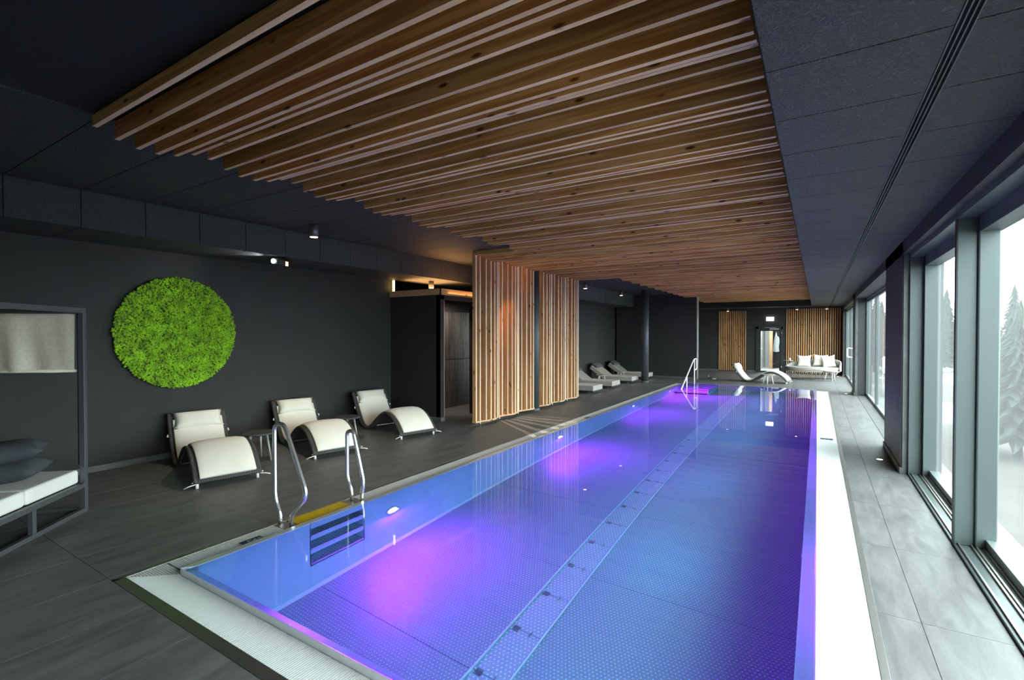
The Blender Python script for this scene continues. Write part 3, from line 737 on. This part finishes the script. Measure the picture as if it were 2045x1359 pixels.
def make_lounger(label, loc, rz, group):
    t = thing('wave_lounger', label, 'lounger', loc, rz, group); W = .335
    MB().sweep(prof, -W, W, .028).build('woven_shell', M['rattan'], t, bevel=.006)
    for s in (-1, 1):
        MB().tube([(a, s * (W - .012), z + .014) for a, z in prof], .024, 8).build('woven_rim', M['rattan'], t)
        MB().tube([(.03, s * (W - .03), 0), (.03, s * (W - .03), .065)], .017, 10).build('foot', M['whiteplastic'], t)
        tie = MB().tube([(.02, s * (W - .03), .07), (-.01, s * (W + .0), .055), (-.02, s * (W + .05), .05), (-.01, s * (W + .10), .03)], .006, 5).tube([(.03, s * (W - .02), .06), (.0, s * (W + .02), .075), (.02, s * (W - .05), .08)], .008, 5)
        tie.build('tie', M['cream'], t)
        MB().tube([(1.59, s * (W - .02), .36), (1.60, s * (W + .018), .35), (1.58, s * (W + .02), .33)], .012, 6).build('tie', M['cream'], t)
    MB().tube([(.82, -W + .02, .12), (.82, W - .02, .12)], .012, 8).build('cross_bar', M['steel_soft'], t)
    i0 = next(i for i, p in enumerate(prof) if p[0] > .885); i1 = next(i for i, p in enumerate(prof) if p[0] > 1.71)
    foot_c = up([p for p in prof[1:i0 + 1]], .026); back_c = up(prof[i0:i1], .026)
    MB().sweep(foot_c, -W + .05, W - .05, .055, .45, 8).build('leg_cushion', M['cream'], t, bevel=.008)
    MB().sweep(back_c, -W + .045, W - .045, .06, .45, 8).build('back_cushion', M['cream'], t, bevel=.008)
    pm = pillow_mesh(.24, .56, .15, 12, 'head_pillow'); p = link('head_pillow', pm, M['cream'], t)
    p.location = (1.635, 0, .525); p.rotation_euler = (0, -math.radians(54), 0)
    return t
G = 'cream wave loungers'
make_lounger('cream wave lounger under the moss disc, nearest the canopy bed', (-5.633, 2.937, 0), math.radians(165.2), G)
make_lounger('middle cream wave lounger between the two round side tables', (-5.626, 4.41, 0), math.radians(165.2), G)
make_lounger('cream wave lounger beside the dark corridor block', (-5.528, 5.92, 0), math.radians(165.2), G)
make_lounger('cream wave lounger at the far end of the pool', (-.80, 19.0, 0), math.radians(172), G)

def round_table(label, loc, r, z, mat_top, mat_leg, legs=3, rot=.3, group='round side tables'):
    t = thing('side_table', label, 'table', loc, 0, group)
    MB().lathe([(r - .006, z - .018), (r, z - .012), (r, z - .004), (r - .004, z)], 36).build('table_top', mat_top, t)
    for k in range(legs):
        a = rot + 2 * PI * k / legs; r0, r1 = r * .55, r * .86
        MB().tube([(r1 * math.cos(a), r1 * math.sin(a), 0), (r0 * math.cos(a), r0 * math.sin(a), z - .017)], [.011, .016], 8).build('leg', mat_leg, t)
round_table('dark round side table between the two loungers nearest the canopy bed', (-6.36, 3.72, 0), .20, .37, M['tabletop'], M['leg_pale'], rot=.4)
round_table('dark round side table next to the lounger by the corridor block', (-6.36, 5.17, 0), .20, .37, M['tabletop'], M['leg_pale'], rot=.4)
round_table('pale small side table in front of the far wave lounger', (-1.39, 18.36, 0), .21, .33, M['leg_pale'], M['whiteplastic'], rot=.5)

# ---------------------------------------------------------------- canopy bed
bu = Vector((.68, -.733, 0)).normalized(); ang = math.atan2(bu.y, bu.x)
bed = thing('canopy_bed', 'anthracite framed outdoor canopy bed with beige blind at the left edge', 'daybed', (-5.92, 1.77, 0), ang)
# local x along the front (away from the visible post), local -y towards the back
BL, BD, BH, q = 1.95, 1.35, 1.94, .045
def bb_(name, *b): return MB().box(*b).build(name, M['bedframe'], bed, bevel=.003)
for x in (0, BL - q):
    for y in (-q, -BD): bb_('post', x, x + q, y, y + q, 0, BH)
for y in (-q, -BD):
    bb_('top_beam', q, BL - q, y, y + q, BH - q, BH); bb_('seat_rail', q, BL - q, y, y + q, .235, .28); bb_('bottom_rail', q, BL - q, y, y + q, .0, .04)
for x in (0, BL - q):
    bb_('top_beam', x, x + q, -BD + q, -q, BH - q, BH); bb_('seat_rail', x, x + q, -BD + q, -q, .235, .28); bb_('bottom_rail', x, x + q, -BD + q, -q, 0, .04)
for x in (.64, 1.28): bb_('strut', x, x + .04, -.04, 0, .04, .235)
bb_('slat_base', q, BL - q, -BD + q, -q, .262, .272)
me = MB().box(-.318, .318, -.64, .64, 0, .13).mesh('mattress')
for k in range(3):
    o = link('mattress', me, M['mattress'], bed); o.location = (.045 + .32 + k * .637, -.675, .281 - .0)
    o.scale = (.985, .985, 1)
    mo = o.modifiers.new('bevel', 'BEVEL'); mo.width = .025; mo.segments = 3
# blind on the short side
cv = MB(); ny_, nz_ = 26, 8
def cp(j, k, s):
    t = j / ny_; u = k / nz_
    wob = (.016 * math.sin(t * 19) + .010 * math.sin(t * 31 + u * 2)) * (.25 + u)
    return (.012 + wob + s * .0015, -.09 - t * (BD - .16), 1.895 - u * .56 - .006 * math.sin(t * 9) * u)
for s in (0, 1):
    cv.add([cp(j, k, s) for j in range(ny_ + 1) for k in range(nz_ + 1)], [(j * (nz_ + 1) + k, (j + 1) * (nz_ + 1) + k, (j + 1) * (nz_ + 1) + k + 1, j * (nz_ + 1) + k + 1) for j in range(ny_) for k in range(nz_)], True)
bl = cv.build('blind', M['canvas'], bed)
MB().tube([(.015, -.08, 1.345), (.015, -BD + .06, 1.345)], .014, 8).build('hem_bar', M['canvas'], bl)
MB().tube([(.015, -.07, 1.90), (.015, -BD + .06, 1.90)], .016, 8).build('roller', M['bedframe'], bl)
MB().tube([(.012, -.07, .45), (.012, -.07, 1.9)], .004, 6).build('guide_wire', M['frame_dark'], bl)
rf = MB().box(.05, BL - .05, -BD + .05, -.05, BH - .012, BH - .008).build('canopy_roof', M['canvas'], bed)
pm = pillow_mesh(.48, .48, .19, 14, 'pillow', corner=.18)
def bedpt(x, y, z): return Matrix.Translation((-5.92, 1.77, 0)) @ Matrix.Rotation(ang, 4, 'Z') @ Vector((x, y, z))
for (x, y, z, rz, rx, lab) in ((.36, -.42, .50, .30, .05, 'charcoal cushion lying on the canopy bed mattress, lower of the two'), (.33, -.44, .655, .45, .09, 'charcoal cushion on the canopy bed, upper of the two')):
    p = tag(link('cushion', pm, M['pillow']), lab, 'cushion', 'charcoal cushions on the canopy bed'); p.location = bedpt(x, y, z); p.rotation_euler = (rx, -.04, ang + rz)

# ---------------------------------------------------------------- grey sun loungers behind the screen
def grey_lounger(y0, y1, label):
    t = thing('sun_lounger', label, 'lounger', (-5.28, (y0 + y1) / 2, 0), 0, 'grey sun loungers in the alcove'); w2 = (y1 - y0) / 2
    MB().sweep([(-1.55, .46), (-1.0, .085), (0, .085)], -w2 + .02, w2 - .02, .15).build('mattress', M['taupe'], t, bevel=.02)
    MB().box(-1.5, -.02, -w2 + .06, w2 - .06, .055, .08).build('frame', M['frame_dark'], t)
    MB().tube([(-1.5, -w2 + .1, .42), (-1.25, -w2 + .1, .06)], .012, 6).tube([(-1.5, w2 - .1, .42), (-1.25, w2 - .1, .06)], .012, 6).build('backrest_strut', M['frame_dark'], t)
    for x in (-.18, -1.35):
        for s in (-1, 1):
            MB().lathe([(.032, -.012), (.032, .012)], 14).build('castor', M['spot_body'], t).matrix_local = Matrix.Translation((x, s * (w2 - .12), .033)) @ Matrix.Rotation(PI / 2, 4, 'X')
    p = link('headrest', pillow_mesh(.24, 2 * w2 - .1, .09, 10, 'headrest'), M['taupe_dark'], t); p.location = (-1.38, 0, .57); p.rotation_euler = (0, math.radians(34), 0)
grey_lounger(12.65, 13.39, 'taupe sun lounger half hidden by the slat screen edge')
grey_lounger(14.13, 14.88, 'taupe sun lounger second from the slat screen')
grey_lounger(16.0, 16.75, 'taupe sun lounger just left of the dark column')
grey_lounger(17.75, 18.5, 'taupe sun lounger behind the dark column, against the far alcove wall')
round_table('small grey side table between the middle sun loungers', (-6.15, 15.42, 0), .19, .31, M['leg_pale'], M['whiteplastic'], rot=.2)
round_table('small grey side table beside the lounger at the alcove wall', (-6.1, 17.22, 0), .19, .31, M['leg_pale'], M['whiteplastic'], rot=.9)

# ---------------------------------------------------------------- oval daybed sofa and cushions
sf = thing('oval_sofa', 'pale oval outdoor sofa with woven back in front of the slat panel', 'sofa', (-.16, 21.25, 0))
def oval(rx, ry, n=40): return [(rx * math.cos(2 * PI * k / n), ry * math.sin(2 * PI * k / n)) for k in range(n)]
MB().prism(oval(.86, .55), .34, .46).build('seat_cushion', M['taupe'], sf, bevel=.035, bseg=3)
MB().prism(oval(.88, .57), .30, .34).build('seat_ring', M['rattan_pale'], sf, bevel=.01)
bk = MB(); n = 30
def bp_(k, s, z):
    a = -.35 + (PI + .1) * k / n; e = math.sin(PI * min(1, max(0, (k / n) * .9 + .1))) ; hgt = .40 + .34 * max(0, math.sin(PI * (k / n) ** .75)) ** .6
    return ((.88 + s) * math.cos(a), (.57 + s) * math.sin(a), .33 if z == 0 else hgt)
for s in (0.0, .035):
    bk.add([bp_(k, s, z) for k in range(n + 1) for z in (0, 1)], [(2 * k, 2 * k + 2, 2 * k + 3, 2 * k + 1) for k in range(n)], True)
bk.add([bp_(k, s, 1) for k in range(n + 1) for s in (0.0, .035)], [(2 * k, 2 * k + 2, 2 * k + 3, 2 * k + 1) for k in range(n)], True)
bk.build('woven_back', M['rattan_pale'], sf)
MB().prism(oval(.66, .40), .0, .03).build('base_ring', M['spot_body'], sf)
for k in range(36):
    a = 2 * PI * k / 36
    MB().tube([(.84 * math.cos(a), .53 * math.sin(a), .31), (.64 * math.cos(a), .38 * math.sin(a), .03)], .006, 5).build('cord', M['rattan_pale'], sf)
tabl = (.42, 20.7)
round_table('pale side table standing before the right end of the oval sofa', (.42, 20.75, 0), .22, .36, M['leg_pale'], M['whiteplastic'], rot=-1.3)
cm = pillow_mesh(.42, .42, .14, 12, 'cushion', corner=.16)
for x, y, z, rz, ry, lab in ((-.42, 21.55, .65, .0, 0.0, 'cream square cushion alone on the left of the oval sofa'), (.10, 21.60, .68, .0, .06, 'cream cushion standing upright in the middle of the oval sofa'), (.36, 21.45, .655, .25, -.12, 'cream cushion leaning at the right end of the oval sofa')):
    p = tag(link('cushion', cm, M['cream']), lab, 'cushion', 'cream cushions on the oval sofa'); p.location = (x, y, z); p.rotation_euler = (math.radians(72), ry, rz)
st = thing('lamp_table', 'slim side table with a small white ball lamp beside the oval sofa', 'table', (-.98, 22.6, 0))
MB().lathe([(.17, .60), (.17, .615)], 24).build('table_top', M['leg_pale'], st)
for k in range(3):
    a = 2 * PI * k / 3; MB().tube([(.15 * math.cos(a), .15 * math.sin(a), 0), (.1 * math.cos(a), .1 * math.sin(a), .6)], .01, 6).build('leg', M['leg_pale'], st)
ball = MB().lathe([(.01, 0), (.035, .012), (.05, .045), (.035, .085), (.01, .098)], 14).build('ball_lamp', M['whiteplastic'])
ball.location = (-.93, 22.6, .615); tag(ball, 'small white ball lamp on the slim side table', 'lamp')

# ---------------------------------------------------------------- far door, exit sign, little room behind
dr = tag(empty('door_1', (0, YF, 0)), 'dark framed glass door in the far wall', None, None, 'structure')
MB().box(-2.29, -2.19, -.03, .1, 0, 2.0).box(-1.32, -1.26, -.03, .1, 0, 2.0).box(-2.29, -1.26, -.03, .1, 1.90, 2.0).build('door_frame', M['frame_dark'], dr)
MB().box(-2.19, -2.10, -.01, .04, 0, 1.9).box(-1.38, -1.32, -.01, .04, 0, 1.9).box(-2.10, -1.38, -.01, .04, 1.81, 1.9).box(-2.10, -1.38, -.01, .04, 0, .07).build('door_leaf', M['frame_dark'], dr)
MB().box(-2.10, -1.38, .01, .02, .07, 1.81).build('glass_pane', M['door_glass'], dr)
MB().tube(arc([(-2.15, -.01, 1.02), (-2.15, -.06, 1.02), (-2.02, -.06, 1.02)], .02), .011, 8).build('door_handle', M['chrome'], dr)
MB().box(-1.75, -1.40, -.07, -.02, 1.87, 1.92).build('door_closer', M['steel_soft'], dr)
MB().box(-1.95, -1.5, -.045, -.03, 1.945, 1.965).build('closer_rail', M['steel_soft'], dr)
for z in (1.74, .25): MB().lathe([(.014, -.05), (.014, .05)], 10, (-1.30, -.03, z)).build('hinge', M['steel_soft'], dr)
rm = MB().box(-3.2, -.4, 27.9, 28.05, 0, ZC).box(-3.3, -2.25, 24.15, 28, 0, ZC).box(-.9, -.4, 24.15, 28, 0, ZC)
tag(rm.build('wall_beyond', M['white_wall']), kind='structure')
tag(MB().box(-2.25, -.9, 24.1, 28, -.01, .012).build('floor_beyond', M['white_wall']), kind='structure')
tag(MB().box(-1.84, -.9, 27.0, 27.2, 0, ZC).build('trim_3', M['wall']), kind='structure')
tag(MB().box(-1.93, -1.80, 26.2, 26.35, .012, ZC - .02).build('timber_post', M['wood_rail']), 'pale timber post seen through the far glass door', 'post')
rob = MB(); prf = [(.02, 1.75), (.05, 1.6), (.10, 1.35), (.13, 1.0), (.14, .82), (.02, .80)]
rob.lathe([(r, z) for r, z in reversed(prf)], 18); ro_ = rob.build('robe_body', plain('white_robe', (.62, .68, .74), .9, bump=.3, bscale=20))
ro_.scale = (1, .45, 1); robe = thing('bathrobe', 'white bathrobe hanging beyond the far glass door', 'bathrobe', (-1.69, 26.85, 0)); ro_.parent = robe
MB().tube([(.06, -.02, 1.55), (.14, -.03, 1.3), (.17, -.02, 1.12)], [.045, .05, .045], 8).build('sleeve', bpy.data.materials['white_robe'], robe)
MB().tube([(0, .1, 1.8), (0, 0, 1.8), (0, 0, 1.74)], .01, 6).build('hook', M['steel'], robe)
lamp('room_light', 'POINT', (-2.0, 25.0, 2.5), 220, (1, .98, .95), shadow_soft_size=.2)
ex = thing('exit_sign', 'glowing white exit sign box above the far glass door', 'sign', (-1.74, YF, 2.335))
MB().box(-.14, .14, -.05, -.012, -.075, .075).build('light_box', emit('exit_glow', (.95, 1.0, .86), 9.0), ex, bevel=.006)
MB().box(-.15, .15, -.012, 0, -.085, .085).build('housing', M['whiteplastic'], ex)
stp = thing('door_stop', 'small black door stop with white tip on the floor behind the alcove wall', 'door stop', (-3.45, 19.35, 0))
MB().tube([(0, 0, 0), (0, 0, .17)], .012, 8).build('pin', M['steel'], stp)
MB().prism([(.02, -.05), (.14, -.03), (.14, .03), (.02, .05)], 0, .06).build('wedge', M['frame_dark'], stp)
MB().box(.14, .26, -.03, .03, 0, .025).build('tip', M['whiteplastic'], stp)

# ---------------------------------------------------------------- lamps of the room
spot_glow = emit('warm_spot_glow', (1.0, .66, .34), 9.0)
def ceiling_spot(x, y, z, label, power=18, r=.058, hgt=.17, spread=75, aim=None, soft=.05):
    t = thing('ceiling_spot', label, 'ceiling light', (x, y, z), 0, 'cylinder ceiling spots')
    MB().lathe([(r, -hgt), (r, 0)], 24).build('cylinder', M['spot_body'], t)
    MB().lathe([(r - .008, -hgt - .004), (r - .008, -hgt + .002)], 24).build('lens', spot_glow, t)
    lamp('spot_light', 'SPOT', (x, y, z - hgt - .02), power, (1.0, .80, .58), target=aim or (x, y, 0), spot_size=math.radians(spread), spot_blend=.6, shadow_soft_size=soft)
ceiling_spot(-5.88, 4.23, ZC, 'cylinder ceiling spot above the cream wave loungers', 80, .058, .17, 95)
ceiling_spot(-6.96, 7.85, ZB, 'cylinder ceiling spot glowing over the dark corridor block', 2, .055, .14)
ceiling_spot(-5.80, 13.3, ZC, 'cylinder ceiling spot at the top right edge of the slat screen', 60)
ceiling_spot(-5.80, 16.4, ZC, 'cylinder ceiling spot left of the dark column', 60)
ceiling_spot(-3.40, 23.6, ZS, 'cylinder ceiling spot in front of the narrow slat panel', 10, .05, .12)
ceiling_spot(-.72, 23.5, ZS, 'cylinder ceiling spot at the left of the wide slat panel', 10, .05, .12)
ceiling_spot(.32, 23.5, ZS, 'cylinder ceiling spot over the right end of the oval sofa', 10, .05, .12)
# the spot behind the screen that throws the fan of light strips over the floor
ceiling_spot(-5.93, 8.42, ZC, 'cylinder ceiling spot hidden behind the slat screen', 400, .058, .17, 42, (-4.4, 7.75, 0), .012)
# projector spotlight under the bulkhead
pj = thing('projector_spot', 'black projector spotlight fixed under the bulkhead over the wave loungers', 'spotlight', (-6.62, 4.2, ZB), math.radians(20))
MB().box(-.07, .07, -.13, .10, -.13, -.02).build('body', M['frame_dark'], pj, bevel=.025, bseg=3)
MB().box(-.02, .02, -.02, .02, -.02, 0).build('bracket', M['spot_body'], pj)
lens = MB().lathe([(.03, 0), (.034, .02), (.02, .026)], 18).build('lens', emit('cold_lens', (.95, .97, 1.0), 9.0), pj); lens.location = (.0, -.13, -.075); lens.rotation_euler = (PI / 2, 0, 0)
for k in range(3): MB().box(.02, .072, .03 + k * .02, .04 + k * .02, -.12, -.05).build('vent', led_e, pj)
MB().sweep([(-.08, -.03), (-.05, .0), (.05, .0), (.09, -.05)], -.02, .14, .008).build('cover', plain('bronze_cover', (.10, .055, .035), .35, .6), pj).location = (0, 0, -.015)
lamp('projector_light', 'SPOT', (-6.68, 4.02, 2.735), 14, (.95, .97, 1.0), target=(-6.9, 2.6, 2.62), spot_size=math.radians(120), spot_blend=.9, shadow_soft_size=.03)
# floor uplights by the piers
up_e = emit('uplight_glow', (1.0, .66, .34), 9.0)
for x, y, lab in ((.725, 8.15, 'recessed floor uplight at the foot of the near dark pier'), (.70, 16.6, 'recessed floor uplight at the foot of the second dark pier'), (.70, 23.1, 'recessed floor uplight in the far corner behind the oval sofa')):
    t = thing('floor_uplight', lab, 'floor light', (x, y, 0), 0, 'recessed floor uplights')
    MB().lathe([(.05, 0), (.05, .005), (.036, .006), (.036, .001)], 20).build('ring', M['chrome'], t)
    MB().lathe([(.034, .001), (.034, .004)], 20).build('lens', up_e, t)
    lamp('uplight', 'SPOT', (x, y, .02), 16, (1.0, .66, .36), target=(x + .12, y, 3), spot_size=math.radians(50), spot_blend=.8, shadow_soft_size=.03)

# ---------------------------------------------------------------- outdoors
def ground_mat():
    m, nt, b = new_mat('snowy_grass'); L = nt.links
    geo = N(nt, 'ShaderNodeNewGeometry')
    mp = N(nt, 'ShaderNodeMapping'); mp.inputs['Scale'].default_value = (.16, .05, .2); L.new(geo.outputs['Position'], mp.inputs['Vector'])
    n1 = N(nt, 'ShaderNodeTexNoise'); n1.inputs['Scale'].default_value = 1.0; n1.inputs['Detail'].default_value = 6; L.new(mp.outputs[0], n1.inputs['Vector'])
    r = N(nt, 'ShaderNodeValToRGB'); e = r.color_ramp.elements; e[0].position = .50; e[0].color = (0, 0, 0, 1); e[1].position = .58; e[1].color = (1, 1, 1, 1); L.new(n1.outputs['Fac'], r.inputs['Fac'])
    n2 = N(nt, 'ShaderNodeTexNoise'); n2.inputs['Scale'].default_value = 1.2; n2.inputs['Detail'].default_value = 8; L.new(geo.outputs['Position'], n2.inputs['Vector'])
    g2 = N(nt, 'ShaderNodeValToRGB'); e = g2.color_ramp.elements; e[0].position = .3; e[0].color = (.036, .029, .021, 1); e[1].position = .7; e[1].color = (.064, .053, .041, 1); L.new(n2.outputs['Fac'], g2.inputs['Fac'])
    mx = N(nt, 'ShaderNodeMix', data_type='RGBA'); L.new(r.outputs['Color'], mx.inputs['Factor']); L.new(g2.outputs['Color'], mx.inputs['A']); mx.inputs['B'].default_value = (.34, .35, .36, 1)
    L.new(mx.outputs['Result'], b.inputs['Base Color']); b.inputs['Roughness'].default_value = .9
    return m
def gz(x, y):
    d = math.hypot(x, y); return -.75 - .012 * min(y, 60) + .35 * math.sin(x * .13 + 1) * math.sin(y * .09) * min(1, d / 30) + max(0, y - 60) * .01
tb = MB(); gxs = [1.26, 2.5, 4, 6, 9, 13, 18, 25, 35, 50, 75, 110]; gys = [-40, -20, -8, -3, 0, 3, 6, 9, 12, 15, 19, 24, 30, 38, 48, 60, 75, 95, 120, 160]
tb.add([(x, y, gz(x, y) if x > 1.3 else -.55) for x in gxs for y in gys], [(i * len(gys) + j, (i + 1) * len(gys) + j, (i + 1) * len(gys) + j + 1, i * len(gys) + j + 1) for i in range(len(gxs) - 1) for j in range(len(gys) - 1)], True)
tag(tb.build('meadow', ground_mat()), 'brown meadow with melting snow patches outside the windows', 'ground', kind='stuff')
fir_m = plain('fir_needles', (.028, .034, .026), .9, noise=.4, nscale=3); bark = plain('fir_bark', (.05, .035, .025), .9)
def fir_meshes(seed):
    r = random.Random(seed); b = MB(); T = 24
    for k in range(T):
        z0 = .10 + .86 * k / T; z1 = z0 + 2.4 / T * (1 - .3 * k / T); rad = .21 * (1 - k / T) ** .85 + .012; n = 28
        top = len(b.v); vs = [(0, 0, min(1, z1))]
        for j in range(n):
            a = 2 * PI * j / n + k; q = rad * (r.uniform(.72, 1.12) if j % 2 else r.uniform(.4, .66)); vs.append((q * math.cos(a), q * math.sin(a), z0 - (.03 if j % 2 else -.012) * r.uniform(.5, 1.2)))
        b.add(vs, [(0, 1 + j, 1 + (j + 1) % n) for j in range(n)] + [tuple(range(n, 0, -1))], False)
    t = MB().tube([(0, 0, -.08), (0, 0, .5), (0, 0, .95)], [.018, .012, .003], 7)
    return b.mesh('crown'), t.mesh('trunk')
fm = [fir_meshes(k) for k in range(3)]
def fir(x, y, hgt, k, label, group=None, wide=1.0):
    t = thing('fir_tree', label, 'tree', (x, y, gz(x, y)), random.uniform(0, 6), group); t.scale = (hgt * wide, hgt * wide, hgt)
    link('crown', fm[k][0], fir_m, t); link('trunk', fm[k][1], bark, t)
fir(3.42, 13.6, 2.9, 0, 'dense young fir close to the near window', wide=1.5)
fir(11.3, 46, 6.6, 1, 'tall pointed fir rising above the forest edge behind the near window')
rt = random.Random(11)
for k in range(26):
    y = (56, 74, 90)[k % 3] + rt.uniform(-3, 3); a = math.radians(1.8 + 13.2 * k / 26); x = 1.2 + y * math.tan(a)
    fir(x, y, rt.uniform(5.0, 7.5) * (1 + (y - 52) * .008), k % 3, 'hazy fir in the forest edge beyond the snowy meadow', 'firs of the distant forest edge')
